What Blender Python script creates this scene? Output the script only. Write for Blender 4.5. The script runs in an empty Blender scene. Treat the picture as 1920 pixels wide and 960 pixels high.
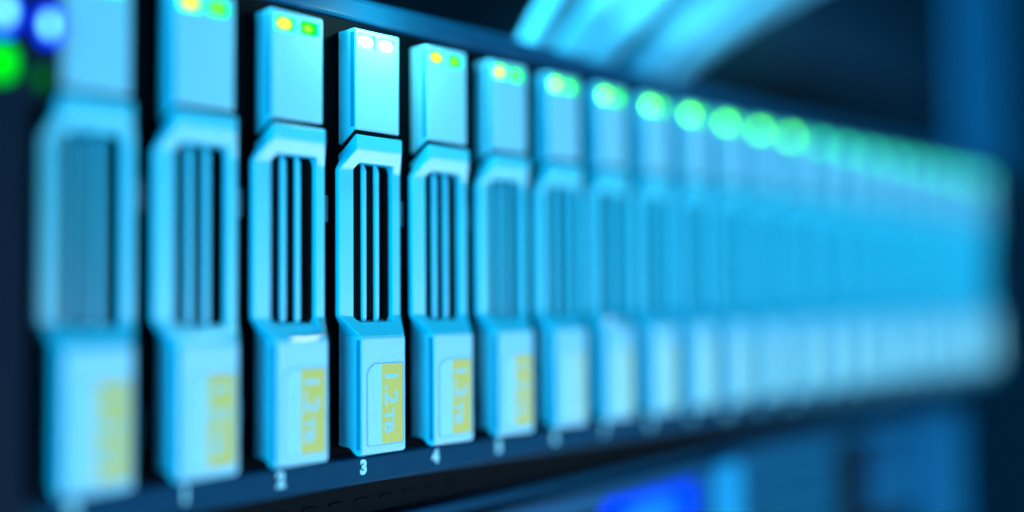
import bpy, bmesh, math, random
from mathutils import Vector, Matrix

random.seed(7)
S = 0.001                      # everything below is written in millimetres
sc = bpy.context.scene
C = sc.collection

# ------------------------------------------------------------------ camera
cam_d = bpy.data.cameras.new('camera')
cam = bpy.data.objects.new('camera', cam_d)
C.objects.link(cam)
sc.camera = cam
fwd = Vector((0.75224782, 0.65768036, 0.03974609)).normalized()
rt = Vector((0.65839537, -0.75263918, -0.00705675)).normalized()
up = rt.cross(fwd).normalized()
m = Matrix((rt, up, -fwd)).transposed().to_4x4()
m.translation = Vector((-80.63, -154.01, 26.59)) * S
cam.matrix_world = m
cam_d.sensor_width = 36.0
cam_d.lens = 39.14
cam_d.clip_start = 0.002
cam_d.clip_end = 50
cam_d.dof.use_dof = True
cam_d.dof.focus_distance = 0.1995
cam_d.dof.aperture_fstop = 2.15

# ------------------------------------------------------------------ world, lamps, exposure
w = bpy.data.worlds.new('World')
sc.world = w
w.use_nodes = True
bg = w.node_tree.nodes['Background']
bg.inputs[0].default_value = (0.0, 0.25, 0.7, 1)
bg.inputs[1].default_value = 0.05


def area(name, loc, target, size, power, col):
    d = bpy.data.lights.new(name, 'AREA')
    d.shape = 'RECTANGLE'
    d.size, d.size_y = size[0] * S, size[1] * S
    d.energy = power
    d.color = col
    o = bpy.data.objects.new(name, d)
    C.objects.link(o)
    o.location = Vector(loc) * S
    o.rotation_euler = (Vector(target) - Vector(loc)).to_track_quat('-Z', 'Y').to_euler()
    return o


area('key_lamp', (560, -800, -130), (250, 0, 35), (500, 280), 6.3, (0.54, 0.76, 1.0))
area('under_lamp', (350, -140, -270), (170, 0, 50), (440, 90), 1.2, (0.9, 0.95, 1.0))
area('left_lamp', (-1150, -470, 50), (120, 0, 35), (520, 600), 23.0, (0.0, 0.63, 1.0))
area('cable_lamp', (-70, 75, 330), (195, 20, 112), (90, 60), 3.5, (0.18, 0.78, 1.0))  # unseen lamp, added to brighten the cables

sp = bpy.data.lights.new('cable_spot', 'SPOT')  # added unseen spot, its cone kept to the cables
sp.energy = 2.6
sp.color = (0.34, 0.84, 1.0)
sp.spot_size = math.radians(27)
sp.spot_blend = 0.5
sp.shadow_soft_size = 0.006
so = bpy.data.objects.new('cable_spot', sp)
C.objects.link(so)
so.location = Vector((40, -60, 112)) * S
so.rotation_euler = (Vector((188, 20, 132)) - Vector((40, -60, 112))).to_track_quat('-Z', 'Y').to_euler()

sc.view_settings.view_transform = 'Standard'
sc.view_settings.look = 'None'
sc.view_settings.exposure = 0
sc.view_settings.gamma = 1
sc.view_settings.use_curve_mapping = False
sc.render.engine = 'CYCLES'
sc.cycles.use_denoising = True
sc.cycles.max_bounces = 8
sc.cycles.sample_clamp_indirect = 4


# ------------------------------------------------------------------ materials
def mat(name, col, rough=0.4, metal=0.0, noise=0.0, nscale=400, bump=0.0, bscale=3000, spec=0.5, coat=0.0):
    ma = bpy.data.materials.new(name)
    ma.use_nodes = True
    nt = ma.node_tree
    b = nt.nodes['Principled BSDF']
    b.inputs['Roughness'].default_value = rough
    b.inputs['Metallic'].default_value = metal
    b.inputs['Specular IOR Level'].default_value = spec
    b.inputs['Coat Weight'].default_value = coat
    b.inputs['Coat Roughness'].default_value = 0.22
    tc = nt.nodes.new('ShaderNodeTexCoord')
    nz = nt.nodes.new('ShaderNodeTexNoise')
    nz.inputs['Scale'].default_value = nscale
    nz.inputs['Detail'].default_value = 6
    nt.links.new(tc.outputs['Object'], nz.inputs['Vector'])
    mr = nt.nodes.new('ShaderNodeMapRange')
    mr.inputs['To Min'].default_value = 1 - noise
    mr.inputs['To Max'].default_value = 1 + noise
    nt.links.new(nz.outputs['Fac'], mr.inputs['Value'])
    vm = nt.nodes.new('ShaderNodeVectorMath')
    vm.operation = 'SCALE'
    vm.inputs[0].default_value = col[:3]
    nt.links.new(mr.outputs['Result'], vm.inputs['Scale'])
    nt.links.new(vm.outputs['Vector'], b.inputs['Base Color'])
    if bump:
        nb = nt.nodes.new('ShaderNodeTexNoise')
        nb.inputs['Scale'].default_value = bscale
        nb.inputs['Detail'].default_value = 3
        nt.links.new(tc.outputs['Object'], nb.inputs['Vector'])
        bp = nt.nodes.new('ShaderNodeBump')
        bp.inputs['Strength'].default_value = bump
        bp.inputs['Distance'].default_value = 0.0001
        nt.links.new(nb.outputs['Fac'], bp.inputs['Height'])
        nt.links.new(bp.outputs['Normal'], b.inputs['Normal'])
    return ma


def led(name, core, rim, power=1.0, lo=0.25, hi=0.95):
    """a lit window: hot in its middle, fading to the rim colour; object origin at the window's centre, radius 1 in 'Generated'"""
    ma = bpy.data.materials.new(name)
    ma.use_nodes = True
    nt = ma.node_tree
    nt.nodes.remove(nt.nodes['Principled BSDF'])
    out = nt.nodes['Material Output']
    tc = nt.nodes.new('ShaderNodeTexCoord')
    vm = nt.nodes.new('ShaderNodeVectorMath')
    vm.operation = 'SUBTRACT'
    vm.inputs[1].default_value = (0.5, 0.5, 0.5)
    nt.links.new(tc.outputs['Generated'], vm.inputs[0])
    fl = nt.nodes.new('ShaderNodeVectorMath')
    fl.operation = 'MULTIPLY'
    fl.inputs[1].default_value = (2, 0, 2)
    nt.links.new(vm.outputs['Vector'], fl.inputs[0])
    ln = nt.nodes.new('ShaderNodeVectorMath')
    ln.operation = 'LENGTH'
    nt.links.new(fl.outputs['Vector'], ln.inputs[0])
    mr = nt.nodes.new('ShaderNodeMapRange')
    mr.interpolation_type = 'SMOOTHSTEP'
    mr.inputs['From Min'].default_value = lo
    mr.inputs['From Max'].default_value = hi
    nt.links.new(ln.outputs['Value'], mr.inputs['Value'])
    mx = nt.nodes.new('ShaderNodeMix')
    mx.data_type = 'RGBA'
    mx.inputs[6].default_value = (*core, 1)
    mx.inputs[7].default_value = (*rim, 1)
    nt.links.new(mr.outputs['Result'], mx.inputs[0])
    em = nt.nodes.new('ShaderNodeEmission')
    em.inputs['Strength'].default_value = power
    nt.links.new(mx.outputs[2], em.inputs['Color'])
    nt.links.new(em.outputs[0], out.inputs['Surface'])
    return ma


M = {}
M['plastic'] = mat('pale_plastic', (0.22, 0.72, 0.93), 0.42, noise=0.07, nscale=900, bump=0.16, coat=0.1, bscale=2600)
M['handle'] = mat('pale_handle_plastic', (0.03, 0.69, 0.94), 0.36, noise=0.07, nscale=900, bump=0.12, coat=0.3, bscale=2600)
M['label_white'] = mat('label_white', (0.32, 0.84, 0.96), 0.5, noise=0.02)
M['label_line'] = mat('label_line', (0.04, 0.25, 0.42), 0.6)
M['label_yellow'] = mat('label_yellow', (0.80, 0.66, 0.10), 0.5, noise=0.03)
M['label_faint'] = mat('label_faint_print', (0.42, 0.72, 0.84), 0.5)
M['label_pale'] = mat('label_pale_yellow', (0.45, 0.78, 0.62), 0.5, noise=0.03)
M['label_text'] = mat('label_text', (0.34, 0.76, 0.90), 0.5)
M['print_white'] = mat('print_white', (0.32, 0.86, 0.97), 0.5)
M['band'] = mat('edge_band_blue', (0.004, 0.27, 0.45), 0.4, noise=0.05)
M['black'] = mat('black_metal', (0.0005, 0.004, 0.007), 0.6, noise=0.2, spec=0.04)
M['dark'] = mat('dark_blue_paint', (0.0005, 0.055, 0.12), 0.5, noise=0.12, bump=0.05, spec=0.03)
M['lip'] = mat('lip_paint', (0.002, 0.075, 0.16), 0.4, noise=0.12, spec=0.12)
M['ear'] = mat('ear_paint', (0.0002, 0.012, 0.030), 0.6, noise=0.12, spec=0.08)
M['bezel'] = mat('blue_bezel', (0.0005, 0.10, 0.23), 0.45, noise=0.10, spec=0.1)
M['latch'] = mat('bright_latch', (0.002, 0.36, 0.70), 0.4, noise=0.05, spec=0.15)
M['grid'] = mat('grille_wire', (0.001, 0.11, 0.22), 0.5, noise=0.1, spec=0.08)
M['cable'] = mat('pale_cable', (0.16, 0.66, 0.88), 0.35, noise=0.05)
M['post'] = mat('post_paint', (0.0005, 0.10, 0.23), 0.5, noise=0.1, spec=0.08)
M['panel'] = mat('switch_panel', (0.0003, 0.035, 0.075), 0.5, noise=0.15)
M['gear'] = mat('gear_paint', (0.0003, 0.020, 0.036), 0.5, noise=0.15)
M['wire'] = mat('clear_clip', (0.004, 0.09, 0.14), 0.35)
M['glint'] = mat('glint_strip', (0.80, 0.93, 0.95), 0.33, metal=0.9)  # glossy metal finish that makes the added highlight strips shine
M['dash'] = mat('slot_edge', (0.001, 0.004, 0.006), 0.6, spec=0.04)
M['led_bright'] = led('drive_light_bright', (2.6, 20.0, 0.15), (0.0, 4.2, 0.08), lo=0.3, hi=0.88)
M['led_dim'] = led('drive_light_dim', (0.7, 8.0, 0.08), (0.0, 2.2, 0.03), lo=0.05, hi=0.7)
M['led_faint'] = led('drive_light_faint', (0.3, 7.5, 1.2), (0.0, 2.5, 0.5), lo=0.2, hi=0.85)
M['led_white'] = led('drive_light_white', (9, 14, 11), (0.6, 2.0, 1.4))
M['led_blue'] = led('ear_light_blue', (0.9, 4.2, 4.6), (0.0, 0.05, 2.6), lo=0.1, hi=0.75)
M['led_green'] = led('ear_light_green', (0.0, 2.2, 0.02), (0.0, 0.9, 0.0))
M['led_green_dim'] = led('ear_light_green_dim', (0.0, 0.25, 0.01), (0.0, 0.08, 0.0))
M['screen'] = led('screen_blue', (0.01, 0.28, 2.0), (0.0, 0.06, 1.6))


# ------------------------------------------------------------------ helpers
def empty(name, loc, label, cat, group=None):
    o = bpy.data.objects.new(name, None)
    o.empty_display_size = 0.01
    C.objects.link(o)
    o.location = Vector(loc) * S
    o['label'] = label
    o['category'] = cat
    if group:
        o['group'] = group
    return o


def obj(name, bm, material, parent=None, origin=(0, 0, 0), bevel=0.0, seg=2, smooth=True, label=None):
    """link a bmesh (mm) as one mesh object"""
    bmesh.ops.recalc_face_normals(bm, faces=bm.faces[:])
    for v in bm.verts:
        v.co = (v.co - Vector(origin)) * S
    me = bpy.data.meshes.new(name)
    bm.to_mesh(me)
    bm.free()
    me.materials.append(material)
    if smooth:
        for p in me.polygons:
            p.use_smooth = True
    o = bpy.data.objects.new(name, me)
    C.objects.link(o)
    o.location = Vector(origin) * S
    if parent:
        o.parent = parent
    if bevel:
        b = o.modifiers.new('bevel', 'BEVEL')
        b.width = bevel * S
        b.segments = seg
        b.limit_method = 'ANGLE'
        b.angle_limit = math.radians(18)
        b.harden_normals = True
    elif smooth:
        o.data.set_sharp_from_angle(angle=math.radians(35))
    if label:
        o['label'] = label
    return o


def box(bm, x0, x1, y0, y1, z0, z1):
    vs = [bm.verts.new((x, y, z)) for z in (z0, z1) for x, y in ((x0, y0), (x1, y0), (x1, y1), (x0, y1))]
    for f in ((0, 1, 2, 3), (7, 6, 5, 4), (0, 4, 5, 1), (1, 5, 6, 2), (2, 6, 7, 3), (3, 7, 4, 0)):
        bm.faces.new([vs[i] for i in f])


def boxes(*bs):
    bm = bmesh.new()
    for b in bs:
        box(bm, *b)
    return bm


def side_prism(bm, prof, x0, x1):
    """a (y, z) outline extruded along x"""
    a = [bm.verts.new((x0, y, z)) for y, z in prof]
    b = [bm.verts.new((x1, y, z)) for y, z in prof]
    bm.faces.new(a)
    bm.faces.new(b[::-1])
    n = len(prof)
    for i in range(n):
        j = (i + 1) % n
        bm.faces.new((a[i], b[i], b[j], a[j]))


def plate(bm, outline, y0, y1):
    """an (x, z) outline given a thickness along y"""
    a = [bm.verts.new((x, y0, z)) for x, z in outline]
    b = [bm.verts.new((x, y1, z)) for x, z in outline]
    bm.faces.new(a)
    bm.faces.new(b[::-1])
    n = len(outline)
    for i in range(n):
        j = (i + 1) % n
        bm.faces.new((a[i], b[i], b[j], a[j]))


def round_rect(x0, x1, z0, z1, r, n=4):
    pts = []
    for cx, cz, a0 in ((x1 - r, z1 - r, 0), (x0 + r, z1 - r, 90), (x0 + r, z0 + r, 180), (x1 - r, z0 + r, 270)):
        for k in range(n + 1):
            a = math.radians(a0 + 90 * k / n)
            pts.append((cx + r * math.cos(a), cz + r * math.sin(a)))
    return pts


def tube(bm, pts, r, n=14):
    pts = [Vector(p) for p in pts]
    rings = []
    for i, p in enumerate(pts):
        t = (pts[min(i + 1, len(pts) - 1)] - pts[max(i - 1, 0)]).normalized()
        u = t.cross(Vector((0, 1, 0.2))).normalized()
        v = t.cross(u).normalized()
        rings.append([bm.verts.new(p + u * r * math.cos(2 * math.pi * k / n) + v * r * math.sin(2 * math.pi * k / n)) for k in range(n)])
    for a, b in zip(rings, rings[1:]):
        for k in range(n):
            bm.faces.new((a[k], a[(k + 1) % n], b[(k + 1) % n], b[k]))
    bm.faces.new(rings[0][::-1])
    bm.faces.new(rings[-1])


def bez(p0, p1, p2, p3, n=24):
    p0, p1, p2, p3 = map(Vector, (p0, p1, p2, p3))
    return [p0 * (1 - t) ** 3 + p1 * 3 * t * (1 - t) ** 2 + p2 * 3 * t * t * (1 - t) + p3 * t ** 3 for t in [i / n for i in range(n + 1)]]


def text_mesh(s, size, thick, bold=0.0):
    """letters as a bmesh in the x/y plane, mm; left-bottom at the origin"""
    cu = bpy.data.curves.new('lettering', 'FONT')
    cu.body = s
    cu.size = size
    cu.extrude = thick
    cu.offset = bold
    cu.resolution_u = 4
    o = bpy.data.objects.new('lettering', cu)
    C.objects.link(o)
    dg = bpy.context.evaluated_depsgraph_get()
    me = bpy.data.meshes.new_from_object(o.evaluated_get(dg))
    bm = bmesh.new()
    bm.from_mesh(me)
    bpy.data.objects.remove(o)
    bpy.data.curves.remove(cu)
    bpy.data.meshes.remove(me)
    return bm


# ------------------------------------------------------------------ the setting
bm = boxes((-500, 1500, 700, 720, -500, 700))
o = obj('background_wall', bm, M['gear'], smooth=False)
o['kind'] = 'structure'
o['label'] = 'dark blue back of the rack far behind the cables'

PITCH = 18.0
N = 22
XR = PITCH * (N - 1)

# ------------------------------------------------------------------ the storage chassis
ch = empty('storage_chassis', (0, 0, -5.5), 'dark storage chassis with a numbered lower strip holding the row of drives', 'server chassis')


def chp(name, bm, material, **k):
    o = obj(name, bm, material, None, **k)
    o.parent = ch
    o.matrix_parent_inverse = Matrix.Translation(-Vector((0, 0, -5.5)) * S)
    return o


chp('bay_panel', boxes((-9.2, XR + 9.2, 0.5, 6, -1.0, 77.6)), M['black'], smooth=False)
bm = bmesh.new()
side_prism(bm, [(-0.4, 77.7), (-0.9, 78.2), (-0.9, 81.2), (0.2, 82.3), (8, 82.3), (8, 77.7)], -19, XR + 20)
chp('top_lip', bm, M['lip'], bevel=0.2)
bm = bmesh.new()
side_prism(bm, [(0.4, -1.05), (-2.7, -1.05), (-3.0, -1.35), (-3.0, -5.3), (-2.6, -5.8), (0.4, -5.8)], -9.4, XR + 9.4)
strip = chp('number_strip', bm, M['dark'], bevel=0.1)
bm = boxes((-9.2, XR + 9.2, 2.0, 60, -12.2, -5.85))
chp('bottom_plate', bm, M['black'], smooth=False)
bm = bmesh.new()
for k in range(64):
    x = -6 + 6.0 * k
    box(bm, x, x + 2.9, 1.6, 1.99, -9.9, -9.35)
chp('vent_slots', bm, M['dash'], bevel=0.08)
for k in range(N):
    t = str(k)
    bm = text_mesh(t, 3.35, 0.03, 0.20)
    xs = [v.co.x for v in bm.verts]
    cx = (min(xs) + max(xs)) / 2
    for v in bm.verts:
        x, y, z = v.co
        v.co = (PITCH * k - 2.38 + (x - cx) * 0.95, -3.03 + z * 0.5, -3.95 + y)
    o = obj('printed_number', bm, M['print_white'], None, smooth=False)
    o.parent = strip
# thin clear clips standing between the bays
for k in range(N):
    x = PITCH * k - 9.0
    bm = bmesh.new()
    tube(bm, [(x - 0.7, 0.3, 2.5), (x - 0.7, -0.8, 3.4), (x - 0.2, -1.1, 5.5), (x + 0.1, -1.1, 8.0), (x + 0.5, -0.8, 10.2), (x + 0.6, 0.3, 11)], 0.16, 8)
    chp('bay_clip', bm, M['wire'])
    chp('bay_tab', boxes((x - 0.8, x + 0.8, -0.5, 0.49, 40.6, 45.4)), M['wire'], bevel=0.2)


def ear(xa, xb, mirror, lights):
    bm = bmesh.new()
    if not mirror:
        plate(bm, [(xa, -6), (xb - 4.0, -6), (xb - 4.0, 53.5), (xb, 56.5), (xb, 77.5), (xa, 77.5)], -5.0, 30)
    else:
        plate(bm, [(xa, -6), (xb, -6), (xb, 77.5), (xa, 77.5)], -4.0, 30)
    e = chp('mounting_ear', bm, M['ear'], bevel=0.5)
    for x, z, hw, hh, mm in lights:
        bm = bmesh.new()
        plate(bm, round_rect(x - hw, x + hw, z - hh, z + hh, min(hw, hh) * 0.9, 6), -5.35, -5.02)
        l = obj('indicator_light', bm, M[mm], None, origin=(x, -5.2, z), smooth=False)
        l.parent = e


ear(-26, -5.95, False, [(-13.9, 66.0, 1.9, 3.0, 'led_blue'), (-7.6, 65.2, 1.5, 2.6, 'led_blue'),
                        (-14.2, 59.0, 1.9, 2.4, 'led_green'), (-8.6, 57.6, 1.2, 1.5, 'led_green_dim')])
ear(XR + 9.3, XR + 27, True, [])

# ------------------------------------------------------------------ one drive caddy with its parts
HW = 5.28
caddy = empty('drive_caddy', (0, 0, 0), '', 'drive caddy', 'drive caddies side by side in the chassis')

WX = [-HW, -4.5, -0.45, 0.55, 4.4, HW]          # two light windows sunk into the top of the cover
WZ = [57.25, 71.95, 74.35, 75.1]
bm = bmesh.new()
gv = [[bm.verts.new((x, -4.36, z)) for x in WX] for z in WZ]
for a in range(3):
    for b in range(5):
        if a == 1 and b in (1, 3):
            q = [gv[1][b], gv[1][b + 1], gv[2][b + 1], gv[2][b]]
            d_ = [bm.verts.new((v.co.x, -3.55, v.co.z)) for v in q]
            for e in range(4):
                bm.faces.new((q[e], q[(e + 1) % 4], d_[(e + 1) % 4], d_[e]))
            bm.faces.new(d_)
        else:
            bm.faces.new((gv[a][b], gv[a][b + 1], gv[a + 1][b + 1], gv[a + 1][b]))
prof = [(-4.36, 75.1), (-3.9, 75.3), (0.4, 75.2), (0.4, 54.6), (-0.95, 54.95), (-4.36, 57.25)]
le = [gv[3][0]] + [bm.verts.new((-HW, y, z)) for y, z in prof[1:5]] + [gv[0][0]]
ri = [gv[3][5]] + [bm.verts.new((HW, y, z)) for y, z in prof[1:5]] + [gv[0][5]]
bm.faces.new(le + [gv[1][0], gv[2][0]])
bm.faces.new(ri + [gv[1][5], gv[2][5]])
bm.faces.new(gv[3] + [ri[1], le[1]])
bm.faces.new(gv[0] + [ri[4], le[4]])
for e in range(1, 4):
    bm.faces.new((le[e], ri[e], ri[e + 1], le[e + 1]))
obj('cover', bm, M['plastic'], caddy, bevel=0.3, seg=3)

# thin darker blue strips near the front edge on both sides of the cover
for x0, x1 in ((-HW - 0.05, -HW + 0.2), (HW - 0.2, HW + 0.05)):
    obj('edge_band', boxes((x0, x1, -4.0, -3.0, 57.6, 74.6)), M['band'], caddy, bevel=0.04)

# latch handle: cap, arch and the wide slotted frame, one moulded piece
bm = bmesh.new()
OUT = [(-5.45, -4.9, 53.5), (5.45, -4.9, 53.5), (7.35, -2.35, 50.0), (7.35, -2.35, 24.0), (5.24, -5.70, 20.35), (-5.24, -5.70, 20.35), (-7.35, -2.35, 24.0), (-7.35, -2.35, 50.0)]
INN = [(-3.3, -3.20, 51.3), (4.8, -3.20, 51.3), (5.4, -2.40, 50.2), (5.4, -2.40, 23.8), (4.8, -3.20, 22.9), (-3.3, -3.20, 22.9), (-4.0, -2.40, 23.8), (-4.0, -2.40, 50.2)]
n = 8
fo = [bm.verts.new(p) for p in OUT]
fi = [bm.verts.new(p) for p in INN]
bo = [bm.verts.new((x, -1.15, z)) for x, y, z in OUT]
bi = [bm.verts.new((x, -1.15, z)) for x, y, z in INN]
for i in range(n):
    j = (i + 1) % n
    bm.faces.new((fo[i], fo[j], fi[j], fi[i]))
    bm.faces.new((fi[i], fi[j], bi[j], bi[i]))
    bm.faces.new((bo[i], bo[j], fo[j], fo[i]))
    bm.faces.new((bi[i], bi[j], bo[j], bo[i]))
side_prism(bm, [(-4.93, 53.45), (-4.93, 55.9), (-4.6, 56.2), (-0.9, 53.6), (0.3, 53.0), (0.3, 51.9), (-1.2, 51.9)], -5.48, 5.48)
hd = obj('latch_handle', bm, M['handle'], caddy, bevel=0.5, seg=3)
bm = bmesh.new()
side_prism(bm, [(-4.05, 57.1), (-4.05, 55.7), (-0.8, 53.4), (-0.8, 55.0)], -5.12, 5.12)
obj('gap_shade', bm, M['black'], caddy, smooth=False)  # black insert stands in for the shade in the gap under the cover
bm = bmesh.new()
for x in (-1.75, 1.3):
    side_prism(bm, [(-2.2, 23.6), (-2.2, 50.2), (-1.8, 51.0), (-1.5, 51.4), (-1.5, 22.6), (-1.9, 22.9)], x, x + 0.95)
obj('grille', bm, M['handle'], hd, bevel=0.15)

bm = bmesh.new()
side_prism(bm, [(0.4, 1.0), (-2.5, 0.75), (-3.9, -0.25), (-4.5, -0.5), (-5.3, -0.45), (-5.83, 0.1), (-5.83, 20.1), (-5.55, 20.4), (-2.6, 22.4), (0.4, 23.2)], -HW, HW)
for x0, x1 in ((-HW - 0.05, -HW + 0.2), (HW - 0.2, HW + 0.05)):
    obj('edge_band', boxes((x0, x1, -5.5, -4.5, 0.6, 19.8)), M['band'], caddy, bevel=0.04)  # the same darker blue strips on the sides of the front block
blk = obj('front_block', bm, M['plastic'], caddy, bevel=0.28, seg=3)

bm = bmesh.new()


def sticker(x0, x1, z0, z1, c):
    return [(x0 + 0.3, z0), (x1 - 0.3, z0), (x1, z0 + 0.3), (x1, z1 - 0.3), (x1 - 0.3, z1), (x0 + c, z1), (x0 + c * 0.35, z1 - c * 0.45), (x0, z1 - c), (x0, z0 + 0.3)]


plate(bm, sticker(-4.05, 4.62, 1.15, 15.65, 1.7), -5.90, -5.80)
stk = obj('sticker', bm, M['label_line'], caddy, smooth=False)
bm = bmesh.new()
plate(bm, sticker(-3.93, 4.50, 1.27, 15.53, 1.6), -5.93, -5.85)
obj('sticker_face', bm, M['label_white'], stk, smooth=False)
bm = bmesh.new()
plate(bm, [(-0.62, 1.40), (4.15, 1.40), (4.40, 1.65), (4.40, 15.15), (4.15, 15.40), (-0.62, 15.40)], -5.96, -5.88)
obj('yellow_field', bm, M['label_yellow'], stk, smooth=False)
bm = boxes(*[(-2.75, -2.35, -5.945, -5.92, z, z + l) for z, l in ((10.4, 0.9), (9.1, 0.8), (8.0, 0.5), (6.2, 1.2), (5.0, 0.6))])
obj('faint_print', bm, M['label_faint'], stk, smooth=False)
bm = text_mesh('1.2', 4.7, 0.03, 0.10)
x1 = max(v.co.x for v in bm.verts)
b2 = text_mesh('TB', 3.2, 0.03, 0.10)
for v in b2.verts:
    v.co.x += x1 + 0.5
me2 = bpy.data.meshes.new('lettering')
b2.to_mesh(me2)
bm.from_mesh(me2)
us = [v.co.x for v in bm.verts]
k = 10.5 / (max(us) - min(us))
for v in bm.verts:
    u, q, z = v.co
    v.co = (0.15 + q * 0.92, -5.975 + z, 13.6 - (u - min(us)) * k)
obj('lettering', bm, M['label_text'], stk, smooth=False)

for x0, x1, mm in ((-4.5, -0.45, 'led_bright'), (0.55, 4.4, 'led_dim')):
    bm = bmesh.new()
    plate(bm, round_rect(x0 + 0.02, x1 - 0.02, 71.97, 74.33, 0.9), -3.85, -3.5)
    obj('indicator_light', bm, M[mm], caddy, origin=((x0 + x1) / 2, -3.7, 73.15), smooth=False)


def copy_tree(o, parent=None):
    c = o.copy()
    C.objects.link(c)
    if parent:
        c.parent = parent
    for k in list(o.children):
        copy_tree(k, c)
    return c


ORD = ['first', 'second', 'third', 'fourth', 'fifth', 'sixth', 'seventh', 'eighth', 'ninth', 'tenth', 'eleventh']
LAB = {
    0: 'drive caddy at the left end of the row, beside the ear with blue lights',
    1: 'blurred drive caddy just right of the leftmost one',
    2: 'slightly blurred drive caddy directly left of the sharp one above the printed 3',
    3: 'sharpest drive caddy, readable 1.2TB sticker, standing above the printed 3',
    4: 'drive caddy directly right of the sharp one above the printed 3',
}
for k in range(5, 11):
    LAB[k] = ORD[k] + ' drive caddy from the left end, green light at its top'
for k in range(11, N):
    r = N - 1 - k
    LAB[k] = (ORD[r] + ' heavily blurred drive caddy from the far right end of the row') if r else 'drive caddy at the far right end of the row, beside the dark edge'
white_light = None
made = []
for k in range(N):
    o = caddy if k == 0 else copy_tree(caddy)
    o.location = Vector((PITCH * k, 0, 0)) * S
    o['label'] = LAB[k]
    made.append(o)
    if k != 3:
        o.location.y += random.uniform(-0.14, 0.14) * S
        o.location.x += random.uniform(-0.1, 0.1) * S
        o.rotation_euler.z = math.radians(random.uniform(-0.5, 0.5))
    if k == 3:
        white_light = o
for c in white_light.children:
    if c.name.startswith('indicator_light'):
        c.data = c.data.copy()
        c.data.materials.clear()
        c.data.materials.append(M['led_white'])
        c['label'] = 'glaring white indicator light'

# the lights of the last caddies are dimmer
faint = None
for o in made[13:]:
    for b in o.children:
        if b.name.startswith('indicator_light'):
            if faint is None:
                faint = {}
            key = b.data.name
            if key not in faint:
                faint[key] = b.data.copy()
                faint[key].materials.clear()
                faint[key].materials.append(M['led_faint'])
            b.data = faint[key]

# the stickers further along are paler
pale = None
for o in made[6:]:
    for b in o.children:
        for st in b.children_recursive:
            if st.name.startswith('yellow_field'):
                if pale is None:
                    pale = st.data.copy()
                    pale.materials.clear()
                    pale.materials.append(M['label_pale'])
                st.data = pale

# added shiny strips, shaped to imitate a highlight on the ledges of two caddies
for k, pts, rr in ((2, [(-2.6, -5.75, 20.5), (0.2, -5.8, 20.45), (2.8, -5.75, 20.7), (4.5, -5.5, 21.2), (5.0, -4.7, 22.4), (5.1, -3.9, 23.6)], 0.42),
                   (7, [(-3.2, -3.9, 21.9), (-1.2, -4.2, 21.5), (1.5, -4.2, 21.4), (4.4, -3.9, 21.9)], 0.55)):
    bm = bmesh.new()
    tube(bm, pts, rr, 10)
    obj('glint_strip', bm, M['glint'], made[k])

# the glare of the third caddy's lights on what is round them
d = bpy.data.lights.new('indicator_glare', 'POINT')
d.energy = 0.022
d.color = (0.45, 1.0, 0.92)
d.shadow_soft_size = 0.0012
o = bpy.data.objects.new('indicator_glare', d)
C.objects.link(o)
o.location = Vector((54.5, -12.5, 78.5)) * S

# ------------------------------------------------------------------ the server below
sv = empty('rack_server', (0, 0, -60), 'blue fronted server under the drive row with a lit blue screen', 'server')
IV = Matrix.Translation(-Vector((0, 0, -60)) * S)


def svp(name, bm, material, **k):
    o = obj(name, bm, material, None, **k)
    o.parent = sv
    o.matrix_parent_inverse = IV
    return o


XE = 352
svp('case', boxes((-20, XE - 2, 3.0, 200, -60, -13.2)), M['black'], smooth=False)
bm = bmesh.new()
side_prism(bm, [(3, -13.0), (0.3, -13.0), (0, -13.3), (0, -14.9), (0.3, -15.2), (3, -15.2)], -20, XE - 8)
svp('top_rail', bm, M['dark'], bevel=0.15)
svp('bezel', boxes((70, 190, -0.4, 3.0, -17.8, -16.8), (70, 126, -0.4, 3.0, -60, -30), (126, 167, -0.4, 3.0, -60, -31.5), (70, 126.4, -0.4, 3.0, -21.5, -17.85), (126.45, 167, -0.4, 3, -19.5, -17.85), (167.05, 190, -0.4, 3, -60, -17.85)), M['bezel'], bevel=0.2)
bm = boxes((70, 118, 1.0, 2.5, -29.9, -21.6))
svp('handle_recess', bm, M['black'], smooth=False)
bm = bmesh.new()
plate(bm, round_rect(126.5, 166.5, -31.4, -19.6, 0.8), 0.2, 1.0)
svp('screen', bm, M['screen'], origin=(146, 0.5, -25), smooth=False)
bm = bmesh.new()
plate(bm, round_rect(173.5, 186.5, -58, -16.5, 3.0, 6), -2.2, -0.45)
svp('latch', bm, M['latch'], bevel=0.8, seg=3)
bm = bmesh.new()
for i in range(30):
    x = 191 + i * 2.0
    box(bm, x, x + 0.8, 0.6, 1.2, -60, -16.5)
for i in range(5):
    z = -18.6 - i * 8.0
    for q in range(5):
        box(bm, 190.5 + q * 12.1, 200.5 + q * 12.1, 0.1, 0.55, z - 3.9, z)
svp('mesh_grille', bm, M['grid'], smooth=False)
svp('grille_border', boxes((190.2, 270, -0.3, 2.9, -17.5, -15.6)), M['bezel'], bevel=0.2)
bm = boxes((251, 272, 1.4, 2.9, -60, -17.6))
svp('blank_panel', bm, M['black'], smooth=False)
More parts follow.
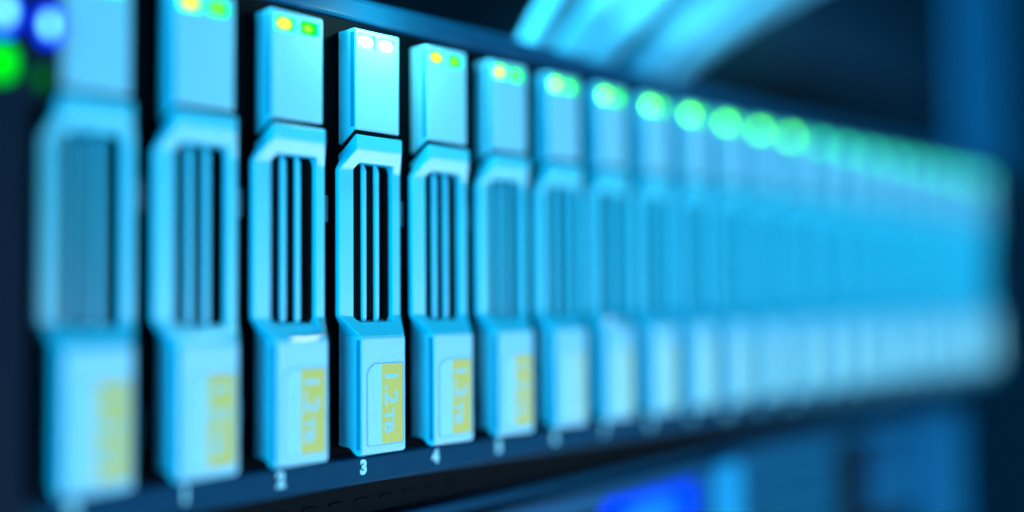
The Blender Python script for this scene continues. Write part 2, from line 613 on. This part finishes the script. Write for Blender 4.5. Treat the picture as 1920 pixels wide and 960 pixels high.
bm = boxes((272.5, 312, -0.6, 2.9, -19.6, -15.6), (272.5, 312, -0.6, 2.9, -29.5, -22.0), (272.5, 312, -0.6, 2.9, -44, -31.8))
svp('drive_blank', bm, M['bezel'], bevel=0.3)
bm = bmesh.new()
plate(bm, round_rect(312.6, XE, -60, -15.0, 4, 6), -3.0, 2.9)
svp('mounting_ear', bm, M['post'], bevel=0.8)

# ------------------------------------------------------------------ cables behind the chassis top
cab = [(111.5, 148, 125, 3.0, 15), (124, 172, 125, 3.5, 17), (135.5, 194, 124, 3.2, 20), (147, 214, 124, 3.6, 14), (157, 231, 123, 3.3, 16), (163.5, 240, 121, 2.6, 22)]
CL = ['leftmost pale cable of the bundle above the chassis, set a little apart', 'second cable from the left in the pale bundle above the chassis',
      'third cable from the left in the pale bundle above the chassis', 'third cable from the right in the pale bundle above the chassis',
      'second cable from the right, bright, in the pale bundle above the chassis', 'rightmost thin cable along the lower edge of the pale bundle']
for (fx, tx, tz, r, y), lab in zip(cab, CL):
    bm = bmesh.new()
    dx, dz = tx - fx, tz - 87
    tube(bm, bez((fx - dx * 0.12, y + 3, 52), (fx - dx * 0.05, y + 2, 80), (tx - dx * 0.2, y, tz - dz * 0.2), (tx + dx * 1.2, y - 4, tz + dz * 1.2)), r)
    o = obj('network_cable', bm, M['cable'])
    o['label'] = lab
    o['category'] = 'cable'
    o['group'] = 'cables in the bundle above the chassis'

# ------------------------------------------------------------------ the rack post and the gear behind
bm = boxes((430, 500, 22, 26, 84, 300))
o = obj('rack_post', bm, M['post'], bevel=0.8)
o['label'] = 'blue upright rack post above the far right end of the drives'
o['category'] = 'rack post'
up_ = empty('network_switch', (600, 200, 175), 'dim blue switch out of focus at the top right, left of the post', 'switch')
IV2 = Matrix.Translation(-Vector((600, 200, 175)) * S)
for nm, bm, mm in (('case', boxes((560, 840, 185, 420, 176, 240)), 'gear'), ('front_panel', boxes((565, 835, 181, 184.9, 180, 236)), 'panel')):
    o = obj(nm, bm, M[mm], None, bevel=1.5)
    o.parent = up_
    o.matrix_parent_inverse = IV2
